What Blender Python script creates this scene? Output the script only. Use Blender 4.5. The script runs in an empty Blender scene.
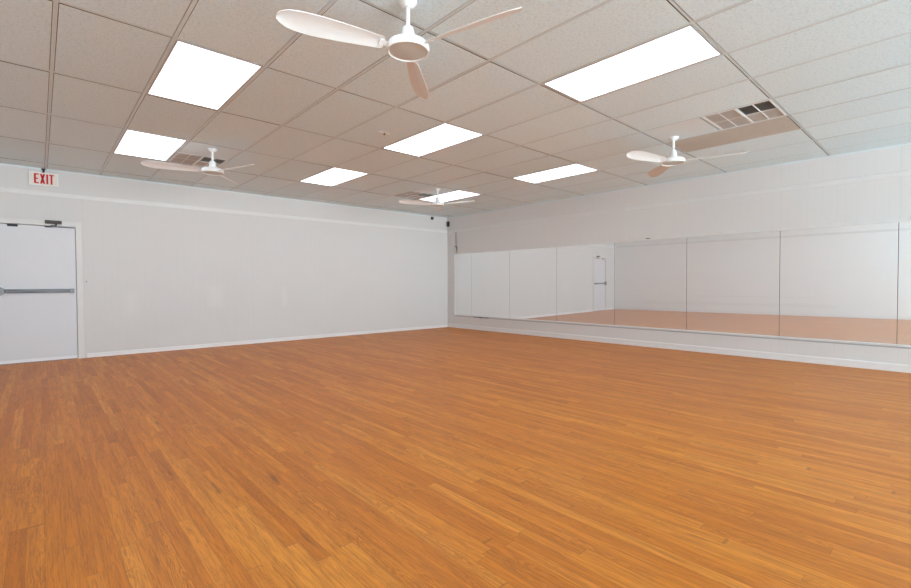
import bpy, bmesh, math, random
from mathutils import Vector, Matrix
random.seed(11)
S = bpy.context.scene
C = S.collection
PI = math.pi
H = 2.7804                       # ceiling height
GX, GY, U = 0.1043, 3.623, 0.6096   # ceiling grid origin and 2 ft module (4 ft along Y)

# ------------------------------------------------------------------ helpers
def box(bm, x0, x1, y0, y1, z0, z1, mi=0, tilt=None):
    vs = [bm.verts.new(v) for v in ((x0,y0,z0),(x1,y0,z0),(x1,y1,z0),(x0,y1,z0),(x0,y0,z1),(x1,y0,z1),(x1,y1,z1),(x0,y1,z1))]
    if tilt:
        for k in range(4): vs[k].co.z += tilt[k]
    fs = [(0,3,2,1),(4,5,6,7),(0,1,5,4),(1,2,6,5),(2,3,7,6),(3,0,4,7)]
    out = []
    for f in fs:
        fc = bm.faces.new([vs[i] for i in f]); fc.material_index = mi; out.append(fc)
    return vs

def bevel(bm, w, seg=2):
    bmesh.ops.bevel(bm, geom=list(bm.edges), offset=w, segments=seg, affect='EDGES', profile=.6, clamp_overlap=True)

def prism(bm, pts, z0, z1, mi=0, m=None):
    """polygon in xy extruded in z"""
    a = [bm.verts.new((x, y, z0)) for x, y in pts]; b = [bm.verts.new((x, y, z1)) for x, y in pts]
    n = len(pts)
    fs = [bm.faces.new(a[::-1]), bm.faces.new(b)] + [bm.faces.new((a[i], a[(i+1)%n], b[(i+1)%n], b[i])) for i in range(n)]
    for f in fs: f.material_index = mi
    if m: bmesh.ops.transform(bm, matrix=m, verts=a+b)
    return a+b

def lathe(bm, prof, n=40, close=True):
    rings = []
    for r, z in prof:
        if r < 1e-6: rings.append([bm.verts.new((0, 0, z))])
        else: rings.append([bm.verts.new((r*math.cos(2*PI*k/n), r*math.sin(2*PI*k/n), z)) for k in range(n)])
    for a, b in zip(rings, rings[1:]):
        for k in range(n):
            k2 = (k+1) % n
            if len(a) == 1 and len(b) > 1: bm.faces.new((a[0], b[k2], b[k]))
            elif len(b) == 1 and len(a) > 1: bm.faces.new((a[k], a[k2], b[0]))
            elif len(a) > 1: bm.faces.new((a[k], a[k2], b[k2], b[k]))
    bmesh.ops.recalc_face_normals(bm, faces=list(bm.faces))

def tube(bm, p, q, r, n=12):
    p, q = Vector(p), Vector(q); d = q-p
    m = Matrix.Translation((p+q)/2) @ d.to_track_quat('Z', 'Y').to_matrix().to_4x4()
    bmesh.ops.create_cone(bm, cap_ends=True, segments=n, radius1=r, radius2=r, depth=d.length, matrix=m)

def obj(name, bm, mats, parent=None, smooth=False, M=None, autosmooth=None):
    me = bpy.data.meshes.new(name)
    bmesh.ops.recalc_face_normals(bm, faces=list(bm.faces))
    bm.to_mesh(me); bm.free()
    for m in (mats if isinstance(mats, (list, tuple)) else [mats]): me.materials.append(m)
    o = bpy.data.objects.new(name, me); C.objects.link(o)
    if smooth:
        for f in me.polygons: f.use_smooth = True
        if autosmooth:
            ang = math.radians(autosmooth)
            b2 = bmesh.new(); b2.from_mesh(me)
            for e in b2.edges:
                if len(e.link_faces) == 2 and e.calc_face_angle(0) > ang: e.smooth = False
            b2.to_mesh(me); b2.free()
    if parent: o.parent = parent
    if M is not None: o.matrix_world = M
    return o

def tag(o, label, cat, group=None):
    o['label'] = label; o['category'] = cat
    if group: o['group'] = group
    return o

def thing(name, label, cat, M, group=None):
    o = bpy.data.objects.new(name, None); C.objects.link(o)
    o.empty_display_size = .1; o.matrix_world = M
    return tag(o, label, cat, group)

def struct(name, bm, mats, M=None, parent=None):
    o = obj(name, bm, mats, parent, M=M); o['kind'] = 'structure'
    return o

def dup(root, M, label, group=None):
    r = root.copy(); C.objects.link(r); r.matrix_world = M; r['label'] = label
    if group: r['group'] = group
    for ch in list(root.children):
        c = ch.copy(); C.objects.link(c); c.parent = r
        for g in ch.children:
            d = g.copy(); C.objects.link(d); d.parent = c
    return r

# ------------------------------------------------------------------ materials
class NT:
    def __init__(s, name):
        s.m = bpy.data.materials.new(name); s.m.use_nodes = True
        s.t = s.m.node_tree; s.t.nodes.clear()
        s.out = s.t.nodes.new('ShaderNodeOutputMaterial')
    def n(s, kind, ins=None, **kw):
        nd = s.t.nodes.new('ShaderNode'+kind)
        for k, v in kw.items(): setattr(nd, k, v)
        for k, v in (ins or {}).items(): s.set(nd.inputs[k], v)
        return nd
    def set(s, sock, v):
        if isinstance(v, bpy.types.NodeSocket): s.t.links.new(v, sock)
        else: sock.default_value = v
    def math(s, op, a, b=0., c=0.):
        nd = s.t.nodes.new('ShaderNodeMath'); nd.operation = op
        for k, v in enumerate((a, b, c)): s.set(nd.inputs[k], v)
        return nd.outputs[0]
    def ramp(s, fac, stops, interp='LINEAR'):
        nd = s.t.nodes.new('ShaderNodeValToRGB'); cr = nd.color_ramp; cr.interpolation = interp
        while len(cr.elements) > 1: cr.elements.remove(cr.elements[-1])
        cr.elements[0].position = stops[0][0]; cr.elements[0].color = col(stops[0][1])
        for p, c in stops[1:]:
            e = cr.elements.new(p); e.color = col(c)
        s.set(nd.inputs[0], fac); return nd.outputs[0]
    def mix(s, fac, a, b, mode='MIX'):
        nd = s.t.nodes.new('ShaderNodeMix'); nd.data_type = 'RGBA'; nd.blend_type = mode
        s.set(nd.inputs[0], fac); s.set(nd.inputs[6], col(a)); s.set(nd.inputs[7], col(b)); return nd.outputs[2]
    def bsdf(s, color, rough=.5, **kw):
        nd = s.t.nodes.new('ShaderNodeBsdfPrincipled')
        s.set(nd.inputs['Base Color'], col(color)); s.set(nd.inputs['Roughness'], rough)
        for k, v in kw.items(): s.set(nd.inputs[k.replace('_', ' ')], v)
        s.t.links.new(nd.outputs[0], s.out.inputs[0]); return nd
    def obj(s):
        nd = s.n('TexCoord'); sp = s.n('SeparateXYZ', {0: nd.outputs['Object']})
        return nd.outputs['Object'], sp.outputs

def col(c):
    if isinstance(c, bpy.types.NodeSocket): return c
    if isinstance(c, (int, float)): return (c, c, c, 1)
    return (c[0], c[1], c[2], 1) if len(c) == 3 else c

def paint(name, c, rough=.45, speck=.03, metallic=0., scale=8):
    t = NT(name); co, _ = t.obj()
    nz = t.n('TexNoise', {'Vector': co, 'Scale': scale, 'Detail': 4.})
    f = t.math('MULTIPLY', nz.outputs[0], 1.)
    c2 = tuple(max(0, v*(1-speck*2)) for v in c)
    t.bsdf(t.mix(f, c, c2), rough, Metallic=metallic)
    return t.m

def wall_mat(name, c, patches=(), period=1.22, grooves=(0.004,.09,.20,.335,.43,.50,.625,.75,.83,.93), gstr=.10, marks=()):
    t = NT(name); co, xyz = t.obj()
    fr = t.math('FRACT', t.math('DIVIDE', t.math('ADD', xyz[0], 30.), period))
    st = []
    for k, g in enumerate(grooves):
        e = .0028
        st += [(max(0, g-e), 0.), (g, 1. if k == 0 else .55), (g+e, 0.)]
    gm = t.ramp(fr, st)
    nz = t.n('TexNoise', {'Vector': co, 'Scale': 1.3, 'Detail': 3.})
    base = t.mix(nz.outputs[0], c, tuple(v*.955 for v in c))
    mp = t.n('Mapping', {'Vector': co, 'Scale': (22., 22., .8)})
    st2 = t.n('TexNoise', {'Vector': mp.outputs[0], 'Scale': 1., 'Detail': 2.})
    base = t.mix(t.math('MULTIPLY', st2.outputs[0], .09), base, tuple(v*.75 for v in c))
    base = t.mix(t.math('MULTIPLY', gm, gstr), base, (.30, .30, .31))
    wob = t.n('TexNoise', {'Vector': co, 'Scale': 9., 'Detail': 2.})
    def rect(s0, s1, z0, z1, soft):
        a = t.math('SUBTRACT', t.math('ABSOLUTE', t.math('SUBTRACT', xyz[0], (s0+s1)/2)), (s1-s0)/2)
        b = t.math('SUBTRACT', t.math('ABSOLUTE', t.math('SUBTRACT', xyz[2], (z0+z1)/2)), (z1-z0)/2)
        d = t.math('ADD', t.math('MAXIMUM', a, b), t.math('MULTIPLY', t.math('SUBTRACT', wob.outputs[0], .5), .08))
        nd = t.n('MapRange', {'Value': d, 'From Min': soft, 'From Max': -soft, 'To Min': 0., 'To Max': 1.})
        return nd.outputs[0]
    for s0, s1, z0, z1, soft, k in patches:
        base = t.mix(t.math('MULTIPLY', rect(s0, s1, z0, z1, soft), k), base, (.95, .95, .95))
    for s0, s1, z0, z1, soft, k in marks:
        base = t.mix(t.math('MULTIPLY', rect(s0, s1, z0, z1, soft), k), base, (.35, .35, .36))
    bp = t.n('Bump', {'Height': t.math('SUBTRACT', 1., gm), 'Strength': .35, 'Distance': .002})
    t.bsdf(base, .55, Normal=bp.outputs[0], Specular_IOR_Level=.3)
    return t.m

WC = (.66, .655, .64)
m_wall_l = wall_mat('painted_panelling', WC, patches=((2.20,2.42,.72,1.06,.05,.10), (3.50,3.58,.70,1.04,.04,.11), (1.02,1.16,.62,1.0,.06,.08)))
m_wall_r = wall_mat('painted_panelling_mirror_side', (.71, .70, .685), gstr=.16)
m_wall_o = wall_mat('painted_panelling_behind', (.84, .84, .84), marks=((2.7,6.0,.55,.565,.012,.22), (2.2,8.,.26,.34,.05,.12)))
m_trim = paint('trim_paint', (.735, .735, .725), .4)
m_base = paint('baseboard_paint', (.80, .80, .80), .4)
m_door = paint('door_paint', (.655, .66, .68), .45, .02, scale=3)
m_frame = paint('door_frame_paint', (.70, .69, .67), .45)
m_white_metal = paint('white_enamel', (.86, .90, .90), .35)
m_fan_under = paint('fan_cap_grey', (.66, .72, .72), .5)
m_tbar = paint('grid_bar_enamel', (.68, .77, .79), .45)
m_light_frame = paint('light_frame_enamel', (.52, .52, .52), .4)
m_steel = paint('brushed_steel', (.20, .205, .215), .42, .05, metallic=.4)
m_darksteel = paint('dark_steel', (.16, .16, .17), .4, .05, metallic=.4)
m_bronze = paint('dark_bronze', (.045, .028, .026), .5, .2)
m_black = paint('black_plastic', (.012, .012, .012), .5)
m_seam = paint('dark_seam', (.05, .05, .055), .7)
m_gap_shade = paint('gap_shade_dark', (.07, .065, .06), .9)  # dark colour puts shade into the gaps between ceiling tiles
m_vent_dark = paint('duct_dark', (.10, .085, .075), .8)
m_louver = paint('louver_enamel', (.58, .56, .53), .5, .15, scale=14)
m_cream = paint('sign_face_cream', (.78, .74, .66), .5)
m_red = paint('sign_red', (.56, .002, .008), .8)
m_chase = paint('recess_shade_paint', (.60, .60, .60), .6)  # grey carries the shade of the notch behind the panelling

def tile_mat(name, c, dirty=0.):
    t = NT(name); co, xyz = t.obj()
    geo = t.n('NewGeometry'); rnd = geo.outputs['Random Per Island']
    n1 = t.n('TexNoise', {'Vector': co, 'Scale': 55., 'Detail': 5., 'Roughness': .7})
    n2 = t.n('TexVoronoi', {'Vector': co, 'Scale': 75.})
    n3 = t.n('TexNoise', {'Vector': co, 'Scale': .9, 'Detail': 2.})
    f = t.ramp(n1.outputs[0], [(.36, 1.), (.50, .0)])
    base = t.mix(rnd, tuple(v*1.0 for v in c), tuple(v*.95 for v in c))
    base = t.mix(t.math('MULTIPLY', n3.outputs[0], .12), base, (c[0]*.90, c[1]*.84, c[2]*.78))
    base = t.mix(t.math('MULTIPLY', f, .26), base, tuple(v*.45 for v in c))
    pit = t.ramp(n2.outputs[0], [(.10, 1.), (.28, 0.)])
    base = t.mix(t.math('MULTIPLY', pit, .12), base, tuple(v*.4 for v in c))
    if dirty:
        n4 = t.n('TexNoise', {'Vector': co, 'Scale': 2.2, 'Detail': 3.})
        base = t.mix(t.math('MULTIPLY', n4.outputs[0], dirty), base, (.33, .24, .17))
    h = t.math('SUBTRACT', n1.outputs[0], t.math('MULTIPLY', pit, .5))
    bp = t.n('Bump', {'Height': h, 'Strength': .8, 'Distance': .006})
    t.bsdf(base, .9, Normal=bp.outputs[0], Specular_IOR_Level=.1)
    return t.m
TC = (.80, .94, .985)
m_tile = tile_mat('mineral_fibre_tile', TC)
m_tile_brown = tile_mat('stained_tile', (.68, .66, .60), .42)
m_plate = paint('smooth_white_panel', (.79, .87, .89), .5)

def emit_mat():
    t = NT('lit_prismatic_diffuser'); co, xyz = t.obj()
    w = t.n('TexNoise', {'Vector': co, 'Scale': 3., 'Detail': 1.})
    st = t.math('MULTIPLY_ADD', w.outputs[0], .4, LIGHT-.2)
    t.bsdf((.9, .9, .9), .5, Emission_Color=(.90, .965, 1.06, 1), Emission_Strength=st)
    return t.m
LIGHT = 3.9
m_emit = emit_mat()

def mirror_mat():
    t = NT('milky_mirror_glass'); co, xyz = t.obj()
    g = t.n('BsdfGlossy', {'Color': (.90, .915, .915, 1), 'Roughness': .004})
    d = t.n('BsdfDiffuse', {'Color': (.86, .90, .91, 1)})
    f = .235                                   # even milky diffuse share, whitens the reflections
    mx = t.n('MixShader', {0: f, 1: g.outputs[0], 2: d.outputs[0]})
    t.t.links.new(mx.outputs[0], t.out.inputs[0])
    return t.m
m_mirror = mirror_mat()

def floor_mat():
    t = NT('oak_strip_floor'); co, xyz = t.obj()
    W = .0572
    xs = t.math('DIVIDE', xyz[0], W); ix = t.math('FLOOR', xs); fx = t.math('FRACT', xs)
    r1 = t.n('TexWhiteNoise', {'W': ix}, noise_dimensions='1D').outputs[0]
    yy = t.math('DIVIDE', t.math('ADD', xyz[1], t.math('MULTIPLY', r1, 9.)), 1.05)
    yw = t.math('ADD', yy, t.math('MULTIPLY', t.math('SINE', t.math('ADD', t.math('MULTIPLY', yy, 2.3), t.math('MULTIPLY', r1, 40.))), .36))
    iy = t.math('FLOOR', yw); fy = t.math('FRACT', yw)
    idv = t.n('CombineXYZ', {0: ix, 1: iy, 2: 3.}).outputs[0]
    wn = t.n('TexWhiteNoise', {'Vector': idv}, noise_dimensions='3D')
    rid = wn.outputs[0]; rc = t.n('SeparateColor', {0: wn.outputs[1]}).outputs
    # board tone
    tone = t.ramp(rid, [(0., FL[0]), (.18, FL[1]), (.5, FL[2]), (.8, FL[3]), (1., FL[4])])
    # broad drifts of colour over the floor
    big = t.n('TexNoise', {'Vector': co, 'Scale': .8, 'Detail': 3.}).outputs[0]
    tone = t.mix(t.math('MULTIPLY', big, .22), tone, (.60, .180, .028))
    off = t.math('MULTIPLY', rid, 37.)
    dv = t.n('CombineXYZ', {0: t.math('MULTIPLY', xyz[0], 26.), 1: t.math('MULTIPLY_ADD', xyz[1], 1.3, t.math('MULTIPLY', rid, 3.)), 2: 0.}).outputs[0]
    dr = t.ramp(t.n('TexNoise', {'Vector': dv, 'Scale': 1., 'Detail': 3., 'Roughness': .6}).outputs[0], [(.42, 0.), (.68, 1.)])
    tone = t.mix(t.math('MULTIPLY', dr, .45), tone, (.40, .115, .018))
    gv = t.n('CombineXYZ', {0: t.math('MULTIPLY', xyz[0], 120.), 1: t.math('MULTIPLY_ADD', xyz[1], 5.5, off), 2: off}).outputs[0]
    grain = t.n('TexNoise', {'Vector': gv, 'Scale': 1., 'Detail': 6., 'Roughness': .7, 'Distortion': .9}).outputs[0]
    gr = t.ramp(grain, [(.38, 1.), (.55, 0.)])
    tone = t.mix(t.math('MULTIPLY', gr, .55), tone, FG)
    # cathedral figure on some boards
    cx = t.math('SUBTRACT', fx, t.math('MULTIPLY_ADD', rc[1], 1.0, 0.))
    par = t.math('MULTIPLY', t.math('MULTIPLY', cx, cx), 2.4)
    nv = t.n('CombineXYZ', {0: t.math('MULTIPLY', xyz[0], 30.), 1: t.math('MULTIPLY_ADD', xyz[1], 6., off), 2: off}).outputs[0]
    wv = t.n('TexNoise', {'Vector': nv, 'Scale': 1., 'Detail': 3.}).outputs[0]
    ph = t.math('ADD', t.math('MULTIPLY_ADD', xyz[1], 2.2, par), t.math('MULTIPLY_ADD', wv, 2.2, off))
    ring = t.math('POWER', t.math('ABSOLUTE', t.math('SINE', t.math('MULTIPLY', ph, 9.))), 4.)
    pm = t.ramp(t.n('TexNoise', {'Vector': nv, 'Scale': .35, 'Detail': 1.}).outputs[0], [(.45, 0.), (.6, 1.)])
    figm = t.math('MULTIPLY', t.math('GREATER_THAN', rc[2], .45), pm)
    fm = t.math('MULTIPLY', t.math('MULTIPLY', ring, figm), .5)
    tone = t.mix(fm, tone, FG)
    # mineral streaks and knots
    kv = t.n('CombineXYZ', {0: t.math('MULTIPLY', xyz[0], 17.), 1: t.math('MULTIPLY', xyz[1], 2.4), 2: 0.}).outputs[0]
    kn = t.ramp(t.n('TexNoise', {'Vector': kv, 'Scale': 1., 'Detail': 2.}).outputs[0], [(.68, 0.), (.78, 1.)])
    tone = t.mix(t.math('MULTIPLY', kn, .6), tone, (.14, .045, .018))
    # seams
    e1 = t.math('MINIMUM', fx, t.math('SUBTRACT', 1., fx)); s1 = t.math('LESS_THAN', e1, .014)
    e2 = t.math('MINIMUM', fy, t.math('SUBTRACT', 1., fy)); s2 = t.math('LESS_THAN', e2, .0016)
    seam = t.math('MAXIMUM', s1, s2)
    tone = t.mix(t.math('MULTIPLY', seam, .35), tone, (.12, .045, .018))
    rg = t.math('MULTIPLY_ADD', grain, .15, .36)
    bp = t.n('Bump', {'Height': t.math('SUBTRACT', 1., t.math('ADD', seam, t.math('MULTIPLY', gr, .25))), 'Strength': .12, 'Distance': .001})
    t.bsdf(tone, rg, Normal=bp.outputs[0], Specular_IOR_Level=.35)
    return t.m
FL = [(.60, .180, .012), (.68, .215, .017), (.73, .245, .022), (.78, .275, .027), (.84, .33, .042)]
FG = (.34, .090, .010)
m_floor = floor_mat()

m_bounce_floor = paint('bounce_floor_pale', (.83, .86, .865), .45)  # unseen floor colour, added to bounce neutral light
# ------------------------------------------------------------------ frames of the walls
a = Vector((1, -.013, 0)).normalized()
ML = Matrix(((a.x, a.y, 0, 0), (a.y, -a.x, 0, 8.8905), (0, 0, 1, 0), (0, 0, 0, 1)))      # local y = (a.y,-a.x): towards the camera
b = Vector((-.0097, 1, 0)).normalized()
MR = Matrix(((b.x, -b.y, 0, 7.799), (b.y, b.x, 0, 0), (0, 0, 1, 0), (0, 0, 0, 1)))       # local y = (-b.y, b.x): towards -X
c_ = Vector((.0423, 1, 0)).normalized()
MO = Matrix(((c_.x, c_.y, 0, -1.248-.0423*8.9), (c_.y, -c_.x, 0, 0), (0, 0, 1, 0), (0, 0, 0, 1)))
YS = -11.  # hall extended behind the camera to even out the light
XC = 7.7136                      # where right wall meets left wall

# ------------------------------------------------------------------ floor, ceiling
bm = bmesh.new(); box(bm, -2.6, 8.15, -1.3, 9.15, -.06, 0.); struct('floor', bm, m_floor)
bm = bmesh.new(); box(bm, -2.6, 8.15, YS-.2, -1.3005, -.06, 0.)       # unseen pale floor added behind the camera to bounce light upwards
struct('floor_bounce', bm, m_bounce_floor)

lights_at = [(1,0),(1,2),(5,0),(5,2),(5,-2),(9,0),(9,2),(1,-2),(1,-6),(5,-6),(9,-6),(1,-8),(5,-8),(9,-8),(1,-10),(5,-10),(9,-10)]  # those after the far pair are unseen, added for fill light
vents_at = [(2,2),(8,2)]; vent_r = (8,-2)
bm = bmesh.new()
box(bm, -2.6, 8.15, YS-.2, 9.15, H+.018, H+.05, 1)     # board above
XL0, XL1, YL0, YL1 = -2.25, 7.80, YS, 8.89
bar = .012; gap = .005; tee = .0085
def cell(i, j0, j1, mi):
    x0, x1 = GX+i*U+bar+gap*.7, GX+(i+1)*U-bar-gap*.7
    y0, y1 = GY+j0*2*U+tee+gap*1.2, GY+j1*2*U-tee-gap*1.2
    x0, x1, y0, y1 = max(x0, XL0), min(x1, XL1), max(y0, YL0), min(y1, YL1)
    if x1-x0 < .02 or y1-y0 < .02: return
    tl = [random.uniform(-.0022, .0012) for _ in range(4)]
    n0 = len(bm.faces); box(bm, x0, x1, y0, y1, H, H+.016, mi, tl); bm.faces.ensure_lookup_table()
    for f in bm.faces[n0+1:]: f.material_index = 1        # raw fibre edges, coloured near-black to put shade in the gaps
for i in range(-4, 14):
    for j in range(-17, 5):
        if (i, j) in lights_at: continue
        if (i, j) in vents_at: cell(i, j, j+.5, 3); continue
        if (i, j) == vent_r: cell(i, j+.5, j+1, 3); continue
        cell(i, j, j+1, 2 if (i, j) == (9, -2) else 0)
ceil = struct('ceiling', bm, [m_tile, m_gap_shade, m_tile_brown, m_plate])
bm = bmesh.new()
for i in range(-3, 14):
    x = GX+i*U
    if XL0 < x < XL1: box(bm, x-bar, x+bar, YL0, YL1, H-.0015, H+.010)
for j in range(-16, 5):
    y = GY+j*2*U
    if YL0 < y < YL1:
        for i in range(-4, 13):
            x0, x1 = max(GX+i*U+bar, XL0), min(GX+(i+1)*U-bar, XL1)
            if x1 > x0+.02: box(bm, x0, x1, y-tee, y+tee, H+.0005, H+.010)
for (i, j, jm) in ((2,2,2.5),(8,2,2.5),(8,-2,-1.5)):
    y = GY+jm*2*U; box(bm, GX+i*U+bar, GX+(i+1)*U-bar, y-bar*.6, y+bar*.6, H-.001, H+.010)
struct('trim_1', bm, m_tbar)['label'] = 'ceiling grid of narrow painted bars'

# ------------------------------------------------------------------ walls
DL, DR, DT = -.462, .420, 1.962          # door opening
bm = bmesh.new()
box(bm, -1.9, DL-.002, -.14, 0, 0, H); box(bm, DR+.002, XC+.35, -.14, 0, 0, H); box(bm, DL-.002, DR+.002, -.14, 0, DT, H)
struct('wall_left', bm, m_wall_l, ML)
# right wall: backing, proud panelling above and below the mirrors, corner strip
YE = 8.53
bm = bmesh.new()
box(bm, YS-.1, 8.86, -.16, -.034, 0, H, 1)
box(bm, YS, 8.84, -.034, 0, 1.838 + .55, H)                    # band below the ceiling
box(bm, YS, 8.43, -.034, 0, 1.838, 2.388)                        # panelling over the mirrors
box(bm, 8.455, YE-.012, -.034, -.004, 1.838, 2.02)               # loose filler piece by the slit
box(bm, YE, 8.84, -.034, 0, 0, 2.388)                            # corner strip
box(bm, YS, YE, -.034, 0, 0, .312)                               # boarding under the mirrors
struct('wall_right', bm, [m_wall_r, m_chase], MR)
bm = bmesh.new(); box(bm, YS-.1, 9.0, -.14, 0, 0, H)
struct('wall_behind', bm, m_wall_o, MO)
# unseen end wall; openings added to let in fill daylight
bm = bmesh.new()
wx = [(-.4, 1.45), (1.75, 4.55), (4.85, 7.5)]
box(bm, -2.3, 8.1, YS-.14, YS, 0, .12); box(bm, -2.3, 8.1, YS-.14, YS, 2.66, H)
xs = [-2.3] + [v for w in wx for v in w] + [8.1]
for k in range(0, len(xs), 2): box(bm, xs[k], xs[k+1], YS-.14, YS, .12, 2.66)
struct('wall_added_windows', bm, m_trim)
for k, (x0, x1) in enumerate(wx):
    bm = bmesh.new(); f = .05
    for (p, q, r, s) in ((x0, x0+f, .12, 2.66), (x1-f, x1, .12, 2.66), (x0+f, x1-f, .12, .12+f), (x0+f, x1-f, 2.66-f, 2.66), ((x0+x1)/2-f/2, (x0+x1)/2+f/2, .12+f, 2.66-f)):
        box(bm, p, q, YS-.10, YS-.04, r, s)
    struct('added_window_%d' % (k+1), bm, m_darksteel)  # invented frames for the added daylight openings

# ------------------------------------------------------------------ trims
def moulding(bm, s0, s1, z0, z1, d, y0=0.):
    """flat band with a stepped profile"""
    h = z1-z0
    prof = [(y0, z0), (y0+d*.6, z0), (y0+d*.75, z0+h*.18), (y0+d*.75, z0+h*.62), (y0+d, z0+h*.70), (y0+d, z0+h*.92), (y0+d*.7, z1), (y0, z1)]
    A = [bm.verts.new((s0, y, z)) for y, z in prof]; B = [bm.verts.new((s1, y, z)) for y, z in prof]
    n = len(prof)
    bm.faces.new(A); bm.faces.new(B[::-1])
    for k in range(n): bm.faces.new((A[k], B[k], B[(k+1)%n], A[(k+1)%n]))
bm = bmesh.new(); moulding(bm, -1.1, XC-.012, 2.390, 2.452, .016); struct('trim_2', bm, m_trim, ML)
bm = bmesh.new(); moulding(bm, YS, 8.772, 2.388, 2.454, .018); struct('trim_3', bm, m_trim, MR)
bm = bmesh.new(); moulding(bm, YS, 8.88, 2.390, 2.452, .016); struct('trim_4', bm, m_trim, MO)
def base(name, M, segs, h, d):
    bm = bmesh.new()
    for s0, s1 in segs: moulding(bm, s0, s1, 0.001, h, d)
    struct(name, bm, m_base, M)
base('baseboard_left', ML, [(-1.1, -.60), (.525, XC-.014)], .066, .014)
base('baseboard_right', MR, [(YS, 8.772)], .098, .014)
base('baseboard_behind', MO, [(YS, 8.86)], .09, .014)
# ceiling edge angles
for nm, M, s0, s1 in (('trim_5', ML, -1.1, XC-.02), ('trim_6', MR, YS, 8.76), ('trim_7', MO, YS, 8.85)):
    bm = bmesh.new(); box(bm, s0, s1, .0, .020, H-.0035, H-.001); box(bm, s0, s1, 0, .002, H-.020, H-.0035); struct(nm, bm, m_tbar, M)
# ledge under the mirrors, thin bead over them, and a grey strip painting the shade under the ledge
bm = bmesh.new(); box(bm, YS, YE-.004, -.030, .016, .3125, .334); bevel(bm, .002, 1); struct('trim_8', bm, m_trim, MR)
bm = bmesh.new(); box(bm, YS, YE-.03, .0005, .0055, .292, .3115); struct('ledge_shade_strip', bm, paint('ledge_shade_grey', (.42, .42, .43), .6), MR)
bm = bmesh.new(); box(bm, YS, 8.41, .0005, .008, 1.839, 1.856); struct('trim_10', bm, m_trim, MR)

# ------------------------------------------------------------------ mirrors
joints = [YE-.006, 7.945, 6.742, 5.500, 4.243, 2.990, 1.729, .517, -.72, -1.95]
mlabel = ['narrow floor-level wall mirror strip in the far corner, the slimmest of the row',
 'wall mirror second from the far corner, reflecting only blank white wall',
 'third wall mirror from the far corner, where the reflected floor just begins',
 'wall mirror fourth from the far corner, reflecting the left half of white wall beside the door',
 'wall mirror reflecting the door, its push bar and the room corner',
 'sixth wall mirror from the far corner, directly left of the last whole one',
 'wide wall mirror, last whole one before the right edge of the photo',
 'wall mirror cut off by the right edge of the photo',
 'wall mirror beyond the right edge of the photo']
mlabel[0] = 'narrow mirror strip on the wall in the far corner, the slimmest of the row'
mlabel[3] = 'wall mirror left of the one reflecting the pushbar door panel edge, with floor wedge reflected'
mlabel[3] = 'wall mirror fourth from the far corner, reflecting white wall above a wedge of floor'
mlabel[4] = 'wall mirror fifth from the far corner, next to the one reflecting the dark door edge'
TILT = math.radians(.298)
def mirror_panel(s1, s0, label):
    w = s1-s0-.005; h = 1.515
    M = MR @ Matrix.Translation(((s0+s1)/2, -.024, .330)) @ Matrix.Rotation(-TILT, 4, 'X')
    bm = bmesh.new(); box(bm, -w/2, w/2, -.003, .003, 0, h, 1)
    bm.faces.ensure_lookup_table()
    for f in bm.faces:
        if all(v.co.y > .002 for v in f.verts): f.material_index = 0
    o = obj('wall_mirror', bm, [m_mirror, m_seam], M=M)
    return tag(o, label, 'mirror', 'wall mirrors in a row')
mlab = {0: mlabel[0], 1: mlabel[1], 2: mlabel[2], 3: 'fourth wall mirror from the far corner, with the dark door edge and push bar reflected',
        4: 'fifth wall mirror from the far corner, immediately right of the one reflecting the door'}
for k in range(9): mirror_panel(joints[k], joints[k+1], mlab.get(k, mlabel[k]))
# dark backing seen in the joints
bm = bmesh.new(); box(bm, YS, YE, -.0335, -.0315, .335, 1.837); struct('trim_11', bm, m_seam, MR)

# small clip at the mirrors and the dark ledge gap
bm = bmesh.new(); box(bm, -.045, .045, 0, .012, -.006, .006); box(bm, -.015, .015, 0, .018, -.010, .008); bevel(bm, .002, 1)
tag(obj('mirror_clip', bm, m_steel, M=MR @ Matrix.Translation((3.62, 0, 1.868))), 'small grey clip on the white wall just above the mirror row', 'clip')
bm = bmesh.new(); box(bm, -.24, .26, 0, .004, -.008, .008); box(bm, -.02, .05, 0, .010, -.018, .006); bevel(bm, .0015, 1)  # black strip drawn where there is only a dark gap
tag(obj('ledge_gap_dark', bm, m_black, M=MR @ Matrix.Translation((7.60, .006, .302))), 'short dark strip standing for the gap under the mirror ledge near the far corner', 'dark gap')
# dark strips drawn for the slit in the panelling by the corner
bm = bmesh.new(); box(bm, 8.43, 8.524, -.012, -.002, 2.022, 2.034); prism(bm, [(8.4305, 0), (8.4525, 0), (8.4525, .004), (8.4305, .004)], 0, .1)
bm.free(); bm = bmesh.new()
prism(bm, [(8.432, 2.022), (8.527, 2.022), (8.527, 2.036), (8.432, 2.036)], 0, .006)
prism(bm, [(8.431, 2.021), (8.454, 2.021), (8.440, 1.87), (8.431, 1.87)], 0, .006)
for v in bm.verts: v.co = Vector((v.co.x, v.co.z, v.co.y))
tag(obj('panel_slit_dark', bm, m_bronze, M=MR @ Matrix.Translation((0, -.001, 0))), 'dark bent strip standing for the slit at the end of the panelling above the narrow corner mirror', 'bracket')

# ------------------------------------------------------------------ door
MD = ML @ Matrix.Translation((0, 0, 0))
bm = bmesh.new()
def fr(bm, x0, x1, z0, z1, y0, y1): box(bm, x0, x1, y0, y1, z0, z1)
fo = .072
fr(bm, DL-fo, DL, 0, DT+fo, -.10, .018); fr(bm, DR, DR+fo, 0, DT+fo, -.10, .018); fr(bm, DL, DR, DT, DT+fo, -.10, .018)
bevel(bm, .003, 1)
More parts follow.
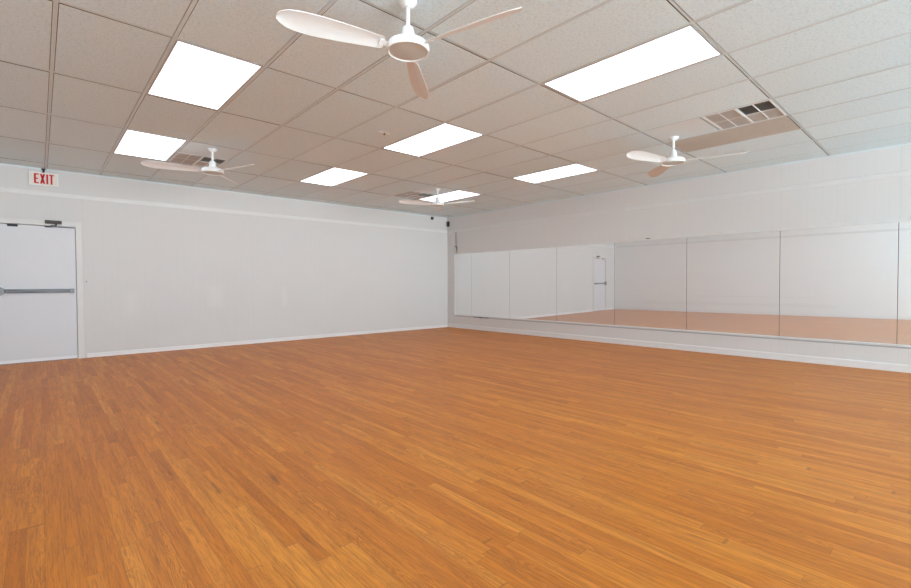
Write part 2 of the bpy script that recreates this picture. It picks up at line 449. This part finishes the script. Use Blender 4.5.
# raised inner bead of the frame
fr(bm, DL-.03, DL-.005, 0.001, DT+.028, .017, .024); fr(bm, DR+.005, DR+.03, 0.001, DT+.028, .017, .024); fr(bm, DL-.005, DR+.005, DT+.005, DT+.028, .017, .024)
struct('trim_12', bm, m_frame, MD)
bm = bmesh.new(); box(bm, DL+.005, DR-.006, -.045, -.004, .008, DT-.006); bevel(bm, .002, 1)
door = struct('door_1', bm, m_door, MD)
def dpart(name, bm, m, parent=door, smooth=False):
    return obj(name, bm, m, parent, smooth, autosmooth=40)
bm = bmesh.new(); box(bm, DL+.006, DR-.007, -.0035, .001, .010, .052); dpart('door_sweep', bm, paint('sweep_white', (.80, .81, .83), .4))
bm = bmesh.new(); box(bm, DL+.0052, DR-.0062, -.044, -.0045, .0005, .0078); box(bm, DR-.0058, DR-.0004, -.05, -.012, .01, DT-.006); box(bm, DL+.0004, DL+.0048, -.05, -.012, .01, DT-.006); dpart('door_seal', bm, m_darksteel)
# push bar: rail on the door, bar, latch case, end bracket
bar_bm = bmesh.new(); box(bar_bm, -.352, .385, -.003, .022, .990, 1.046); bevel(bar_bm, .004, 2)
pb = dpart('push_bar', bar_bm, m_steel)
bm = bmesh.new(); box(bm, -.345, .375, .024, .050, .999, 1.037); bevel(bm, .008, 3); dpart('push_pad', bm, paint('steel_pad', (.12, .125, .13), .4, .05, metallic=.3), pb)
bm = bmesh.new()
vs = prism(bm, [(-.452, .958), (-.452, 1.078), (-.440, 1.088), (-.405, 1.088), (-.352, 1.046), (-.352, .990), (-.405, .948), (-.440, .948)], -.003, .060)
for v in bm.verts: v.co = Vector((v.co.x, v.co.z, v.co.y))
bevel(bm, .006, 2); dpart('latch_case', bm, m_steel, pb)
bm = bmesh.new(); box(bm, .340, .392, -.003, .056, .985, 1.050); bevel(bm, .006, 2); dpart('end_cap', bm, m_steel, pb)
bm = bmesh.new(); box(bm, -.310, -.205, -.004, .026, 1.924, 1.953); bevel(bm, .003, 1); box(bm, -.27, -.25, 0, .034, 1.93, 1.945); dpart('latch_strike', bm, m_black)
# closer
t = thing('door_closer', 'dark brown door closer fixed to the frame above the white door', 'door closer', ML @ Matrix.Translation((.173, .0245, 2.012)))
bm = bmesh.new(); box(bm, -.092, .092, 0, .052, -.024, .024); bevel(bm, .006, 2); obj('body', bm, m_bronze, t)
bm = bmesh.new(); tube(bm, (.03, .03, -.022), (.03, .03, -.050), .012)
obj('spindle', bm, m_bronze, t, True, autosmooth=40)
bm = bmesh.new(); box(bm, -.095, -.02, .006, .030, -.076, -.062); tube(bm, (-.03, .03, -.05), (.03, .03, -.05), .006); obj('arm', bm, m_bronze, t)
bm = bmesh.new(); box(bm, -.02, .238, -.012, .010, -.070, -.058); box(bm, .10, .238, .008, .014, -.069, -.056); bevel(bm, .001, 1); obj('slide_track', bm, m_darksteel, t)

# wall screw near the door
bm = bmesh.new(); lathe(bm, [(0, .008), (.006, .007), (.009, .003), (.009, 0)], 16); bmesh.ops.rotate(bm, matrix=Matrix.Rotation(-PI/2, 3, 'X'), verts=bm.verts)
tag(obj('wall_screw', bm, m_darksteel, M=ML @ Matrix.Translation((.535, .0005, 1.154))), 'small dark screw head in the white wall right of the door', 'screw')

# ------------------------------------------------------------------ exit sign
t = thing('exit_sign', 'cream EXIT sign with red capitals on the wall above the door', 'exit sign', ML @ Matrix.Translation((.079, .002, 2.620)))
bm = bmesh.new(); box(bm, -.157, .157, 0, .045, -.093, .093); bevel(bm, .006, 2); obj('housing', bm, m_white_metal, t)
bm = bmesh.new(); box(bm, -.146, .146, .0455, .049, -.083, .083); bevel(bm, .001, 1); obj('face_panel', bm, m_cream, t)
bm = bmesh.new()
def bar2(pts):
    vs = prism(bm, pts, .0495, .053)
    for v in vs: v.co = Vector((v.co.x, v.co.z, v.co.y))
lh = .069; T = .020
def R2(x0, x1, z0, z1): bar2([(x0, z0), (x1, z0), (x1, z1), (x0, z1)])
x = -.102; R2(x, x+T, -lh, lh); R2(x+T, x+.050, lh-T*.8, lh); R2(x+T, x+.043, -T*.4, T*.4); R2(x+T, x+.050, -lh, -lh+T*.8)
x = -.040; w = .056
bar2([(x, lh), (x+.021, lh), (x+w, -lh), (x+w-.021, -lh)]); bar2([(x+w-.021, lh), (x+w, lh), (x+.021, -lh), (x, -lh)])
x = .028; R2(x, x+T, -lh, lh)
x = .058; R2(x, x+.052, lh-T*.8, lh); R2(x+.016, x+.016+T, -lh, lh-T*.8)
# merge-free letters: slight depth offsets are not needed, faces of X cross inside one mesh
obj('lettering', bm, m_red, t)
bm = bmesh.new(); tube(bm, (0, .03, .088), (0, .03, .130), .012); bmesh.ops.create_cone(bm, cap_ends=True, segments=20, radius1=.022, radius2=.026, depth=.012, matrix=Matrix.Translation((0, .03, .140)))
obj('ceiling_mount', bm, m_black, t)

# ------------------------------------------------------------------ small boxes in the far corner
bm = bmesh.new(); box(bm, -.028, .028, 0, .05, -.062, .062); bevel(bm, .006, 2)
t = thing('motion_sensor', 'small black box high on the right wall in the far corner', 'sensor', MR @ Matrix.Translation((8.735, .0005, 2.612)))
obj('housing', bm, m_black, t)
bm = bmesh.new(); box(bm, -.028, .028, .052, .056, -.010, .010); bevel(bm, .002, 1); obj('lens_window', bm, m_steel, t)
bm = bmesh.new(); box(bm, -.030, .030, 0, .04, -.035, .030); bevel(bm, .008, 2)
tag(obj('junction_box', bm, m_bronze, M=ML @ Matrix.Translation((7.21, .0005, 2.722))), 'tiny dark brown box on the left wall right under the ceiling near the corner', 'box')

# star-shaped plate on a ceiling tile
bm = bmesh.new()
pts = [((.075 if k % 2 == 0 else .026)*math.cos(k*PI/4), (.075 if k % 2 == 0 else .026)*math.sin(k*PI/4)) for k in range(8)]
prism(bm, pts, -.004, 0)
t = thing('ceiling_hook', 'small star-shaped metal hook plate on a ceiling tile beside the middle light', 'hook', Matrix.Translation((2.868, 4.32, H-.0025)))
obj('plate', bm, m_white_metal, t)
bm = bmesh.new(); tube(bm, (0, 0, -.004), (0, 0, -.012), .007); bmesh.ops.create_uvsphere(bm, u_segments=12, v_segments=8, radius=.012, matrix=Matrix.Translation((0, 0, -.015)))
obj('hook', bm, m_steel, t, True)

# ------------------------------------------------------------------ recessed lights
def make_light(M, label):
    t = thing('ceiling_light', label, 'ceiling light', M, 'recessed rectangular ceiling lights')
    a_, b_ = U/2-bar-.001, U-bar-.001
    e = .014
    bm = bmesh.new()
    for (x0, x1, y0, y1) in ((-a_, -a_+e, -b_, b_), (a_-e, a_, -b_, b_), (-a_+e, a_-e, -b_, -b_+e), (-a_+e, a_-e, b_-e, b_)):
        box(bm, x0, x1, y0, y1, -.003, .014)
    obj('frame', bm, m_light_frame, t)
    bm = bmesh.new(); box(bm, -a_+e+.0005, a_-e-.0005, -b_+e+.0005, b_-e-.0005, .001, .006); obj('diffuser', bm, m_emit, t)
    return t
def cellM(i, j): return Matrix.Translation((GX+(i+.5)*U, GY+(j+.5)*2*U, H))
llab = {(1,0): 'lit ceiling light nearest the top left, larger of the two on the left',
 (1,2): 'lit ceiling light touching the left vent, nearest the EXIT sign',
 (5,0): 'lit ceiling light in the middle of the ceiling, straight beyond the nearest fan',
 (5,2): 'lit ceiling light near the left wall, between the two far left fans',
 (5,-2): 'largest lit ceiling light, at upper right of the photo before the big vent',
 (9,0): 'far lit ceiling light left of the fan near the mirror wall',
 (9,2): 'farthest lit ceiling light, partly behind the fan in the far corner'}
proto = None
for (i, j) in lights_at:
    lab = llab.get((i, j), 'unseen ceiling light added to brighten the room, over or behind the camera')
    if proto is None: proto = make_light(cellM(i, j), lab)
    else: dup(proto, cellM(i, j), lab)

# ------------------------------------------------------------------ vents (four louvred quarters per half)
def make_vent(M, label):
    """0.6 m square register; local +y half has the dark open quarters"""
    t = thing('ceiling_vent', label, 'ceiling vent', M, 'square ceiling air vents')
    a_ = U/2-bar-.001; e = .013
    bm = bmesh.new()
    for (x0, x1, y0, y1) in ((-a_, -a_+e, -a_, a_), (a_-e, a_, -a_, a_), (-a_+e, a_-e, -a_, -a_+e), (-a_+e, a_-e, a_-e, a_)): box(bm, x0, x1, y0, y1, -.004, .014)
    obj('frame', bm, m_white_metal, t)
    bm = bmesh.new(); box(bm, -a_+e, a_-e, -.011, .011, -.004, .012); obj('centre_bar', bm, m_white_metal, t)
    bm = bmesh.new()
    for s in (-1, 1): box(bm, -a_+e, a_-e, s*.145-.004, s*.145+.004, -.003, .004)
    box(bm, -.004, .004, -a_+e, -.011, -.003, .004); box(bm, -.004, .004, .011, a_-e, -.003, .004)
    obj('cross_bar', bm, m_white_metal, t)
    bm = bmesh.new(); box(bm, -a_+e, a_-e, -a_+e, a_-e, .0145, .0165); obj('duct_back', bm, m_vent_dark, t)
    q = a_-e
    for hx in (-1, 1):
        for (y0, y1) in ((-q, -.149), (-.141, -.011), (.011, .141), (.149, q)):
            bm = bmesh.new(); x0, x1 = (.005, q) if hx > 0 else (-q, -.005)
            n = 9
            openq = (hx < 0 and y0 < 0); half = (hx > 0 and y0 < 0)
            for k in range(n):
                xc = x0+(k+.5)*(x1-x0)/n
                w = .0125 if openq else .0145
                an = math.radians(-24 if openq else (16 if half else 26))
                vs = box(bm, -w, w, y0, y1, -.0006, .0006)
                bmesh.ops.transform(bm, matrix=Matrix.Translation((xc, 0, .004)) @ Matrix.Rotation(an, 4, 'Y'), verts=vs)
            obj('louver_bank', bm, m_louver, t)
    return t
vz = H
v1 = make_vent(Matrix.Translation((GX+8.5*U, GY-1.75*2*U, vz)), 'large-looking square ceiling vent with two dark cells, right of the fan by the mirror wall')
dup(v1, Matrix.Translation((GX+2.5*U, GY+2.75*2*U, vz)) @ Matrix.Rotation(PI/2, 4, 'Z'), 'square ceiling vent behind the left fan, beside a lit ceiling light')
dup(v1, Matrix.Translation((GX+8.5*U, GY+2.75*2*U, vz)) @ Matrix.Rotation(PI/2, 4, 'Z'), 'farthest square ceiling vent, left of the fan in the far corner')

# ------------------------------------------------------------------ ceiling fans
def make_fan(M, label, ang):
    t = thing('ceiling_fan', label, 'ceiling fan', M, 'white three-blade ceiling fans')
    bm = bmesh.new(); lathe(bm, [(0, 0), (.054, 0), (.056, -.005), (.052, -.013), (.038, -.028), (.027, -.037), (.022, -.040), (0, -.040)]); obj('canopy', bm, m_white_metal, t, True, autosmooth=45)
    bm = bmesh.new(); lathe(bm, [(0, -.036), (.0125, -.036), (.0125, -.165), (0, -.165)], 20); obj('downrod', bm, m_white_metal, t, True, autosmooth=45)
    bm = bmesh.new(); lathe(bm, [(0, -.146), (.020, -.146), (.030, -.154), (.035, -.168), (.041, -.200), (.046, -.235), (.048, -.245), (0, -.245)]); obj('motor_bell', bm, m_white_metal, t, True, autosmooth=45)
    bm = bmesh.new(); lathe(bm, [(0, -.238), (.060, -.238), (.100, -.242), (.117, -.249), (.124, -.260), (.126, -.286), (.123, -.296), (.117, -.298), (.113, -.294), (.113, -.288), (0, -.288)], 56); rot = obj('motor_housing', bm, m_white_metal, t, True, autosmooth=45)
    bm = bmesh.new(); lathe(bm, [(0, -.2885), (.112, -.2885), (.1115, -.292), (.06, -.296), (0, -.297)], 56); obj('bottom_cap', bm, m_fan_under, t, True, autosmooth=45)
    for k in range(3):
        an = math.radians(ang+120*k)
        bm = bmesh.new()
        # outline along +x with half chords, thin, with pitch
        st = [(.150, .032, .032), (.165, .040, .040), (.25, .048, .048), (.40, .060, .060), (.52, .066, .066), (.62, .064, .064), (.68, .052, .056), (.715, .034, .040), (.735, .012, .020)]
        top, bot = [], []
        for L, T_, arr in ((.0015, 1, top), (-.0015, -1, bot)):
            for x, a1, a2 in st:
                n = 6
                arr.append([bm.verts.new((x, -a1+(a1+a2)*q/n, L-.010*(1-((2*q/n)-1)**2)*-1*.6)) for q in range(n+1)])
        for arr in (top, bot):
            for r1_, r2_ in zip(arr, arr[1:]):
                for q in range(6): bm.faces.new((r1_[q], r1_[q+1], r2_[q+1], r2_[q]))
        for q in range(6):
            bm.faces.new((top[0][q], top[0][q+1], bot[0][q+1], bot[0][q])); bm.faces.new((top[-1][q], top[-1][q+1], bot[-1][q+1], bot[-1][q]))
        for r_ in range(len(st)-1):
            for q in (0, 6): bm.faces.new((top[r_][q], top[r_+1][q], bot[r_+1][q], bot[r_][q]))
        Mx = Matrix.Rotation(an, 4, 'Z') @ Matrix.Translation((0, 0, -.276)) @ Matrix.Rotation(math.radians(23), 4, 'X')
        bmesh.ops.transform(bm, matrix=Mx, verts=bm.verts)
        bl = obj('blade', bm, m_white_metal, t, True, autosmooth=40)
        bm = bmesh.new(); box(bm, .118, .175, -.016, .016, -.004, -.0018); box(bm, .15, .18, -.024, .024, -.0045, -.0018); bevel(bm, .0008, 1)
        bmesh.ops.transform(bm, matrix=Mx, verts=bm.verts); obj('blade_bracket', bm, m_white_metal, bl)
    return t
fans = [((1.62, 6.25), 171.5, 'white ceiling fan on the left, in front of the lit panel near the EXIT sign'),
        ((1.655, 2.235), 165., 'white ceiling fan nearest the camera, at the top centre of the photo'),
        ((5.25, 6.25), 289., 'white ceiling fan in the far corner, in front of the farthest lit panel'),
        ((5.45, 2.25), 285., 'white ceiling fan near the mirror wall, beside the brown-stained tile')]
for (x, y), an, lab in fans: make_fan(Matrix.Translation((x, y, H-.002)), lab, an)

# ------------------------------------------------------------------ daylight, added through unseen openings
w = bpy.data.worlds.new('World'); S.world = w; w.use_nodes = True
bg = w.node_tree.nodes['Background']; bg.inputs[1].default_value = 13.
# hazy sky above; bright lower half added to throw light onto the ceiling
wn = w.node_tree; tc = wn.nodes.new('ShaderNodeTexCoord'); sx = wn.nodes.new('ShaderNodeSeparateXYZ'); mr = wn.nodes.new('ShaderNodeMapRange'); mc = wn.nodes.new('ShaderNodeMix')
wn.links.new(tc.outputs['Generated'], sx.inputs[0]); wn.links.new(sx.outputs[2], mr.inputs[0]); mr.inputs[1].default_value = -.04; mr.inputs[2].default_value = .04
mc.data_type = 'RGBA'; wn.links.new(mr.outputs[0], mc.inputs[0]); mc.inputs[6].default_value = (2.5, 2.75, 2.9, 1); mc.inputs[7].default_value = (1.55, 1.75, 1.9, 1)
wn.links.new(mc.outputs[2], bg.inputs[0])
for k, (x0, x1) in enumerate(wx):
    ld = bpy.data.lights.new('added_window_portal', 'AREA'); ld.shape = 'RECTANGLE'; ld.size = x1-x0; ld.size_y = 2.5; ld.cycles.is_portal = True
    lo = bpy.data.objects.new('added_window_portal', ld); C.objects.link(lo); lo.location = ((x0+x1)/2, YS-.12, 1.4); lo.rotation_euler = (PI/2, 0, PI)
    lo.rotation_euler = Vector((0, -1, 0)).to_track_quat('Z', 'Y').to_euler()   # emits towards +Y, into the room

# ------------------------------------------------------------------ camera
cd = bpy.data.cameras.new('Camera'); cam = bpy.data.objects.new('Camera', cd); C.objects.link(cam)
F = Vector((.67220167, .74004418, -.02189825)); R = Vector((.74016561, -.67241551, -.00349915)); Uv = Vector((.01731425, .01385619, .99975408))
cam.matrix_world = Matrix(((R.x, Uv.x, -F.x, 0), (R.y, Uv.y, -F.y, 0), (R.z, Uv.z, -F.z, 1.0986), (0, 0, 0, 1)))
cd.sensor_fit = 'HORIZONTAL'; cd.sensor_width = 36; cd.lens = 458.64/911*36; cd.clip_start = .01
S.camera = cam
S.view_settings.view_transform = 'Standard'; S.view_settings.look = 'None'; S.view_settings.gamma = 1; S.view_settings.use_curve_mapping = False
S.view_settings.exposure = -.17
S.cycles.max_bounces = 12; S.cycles.diffuse_bounces = 8; S.cycles.glossy_bounces = 6
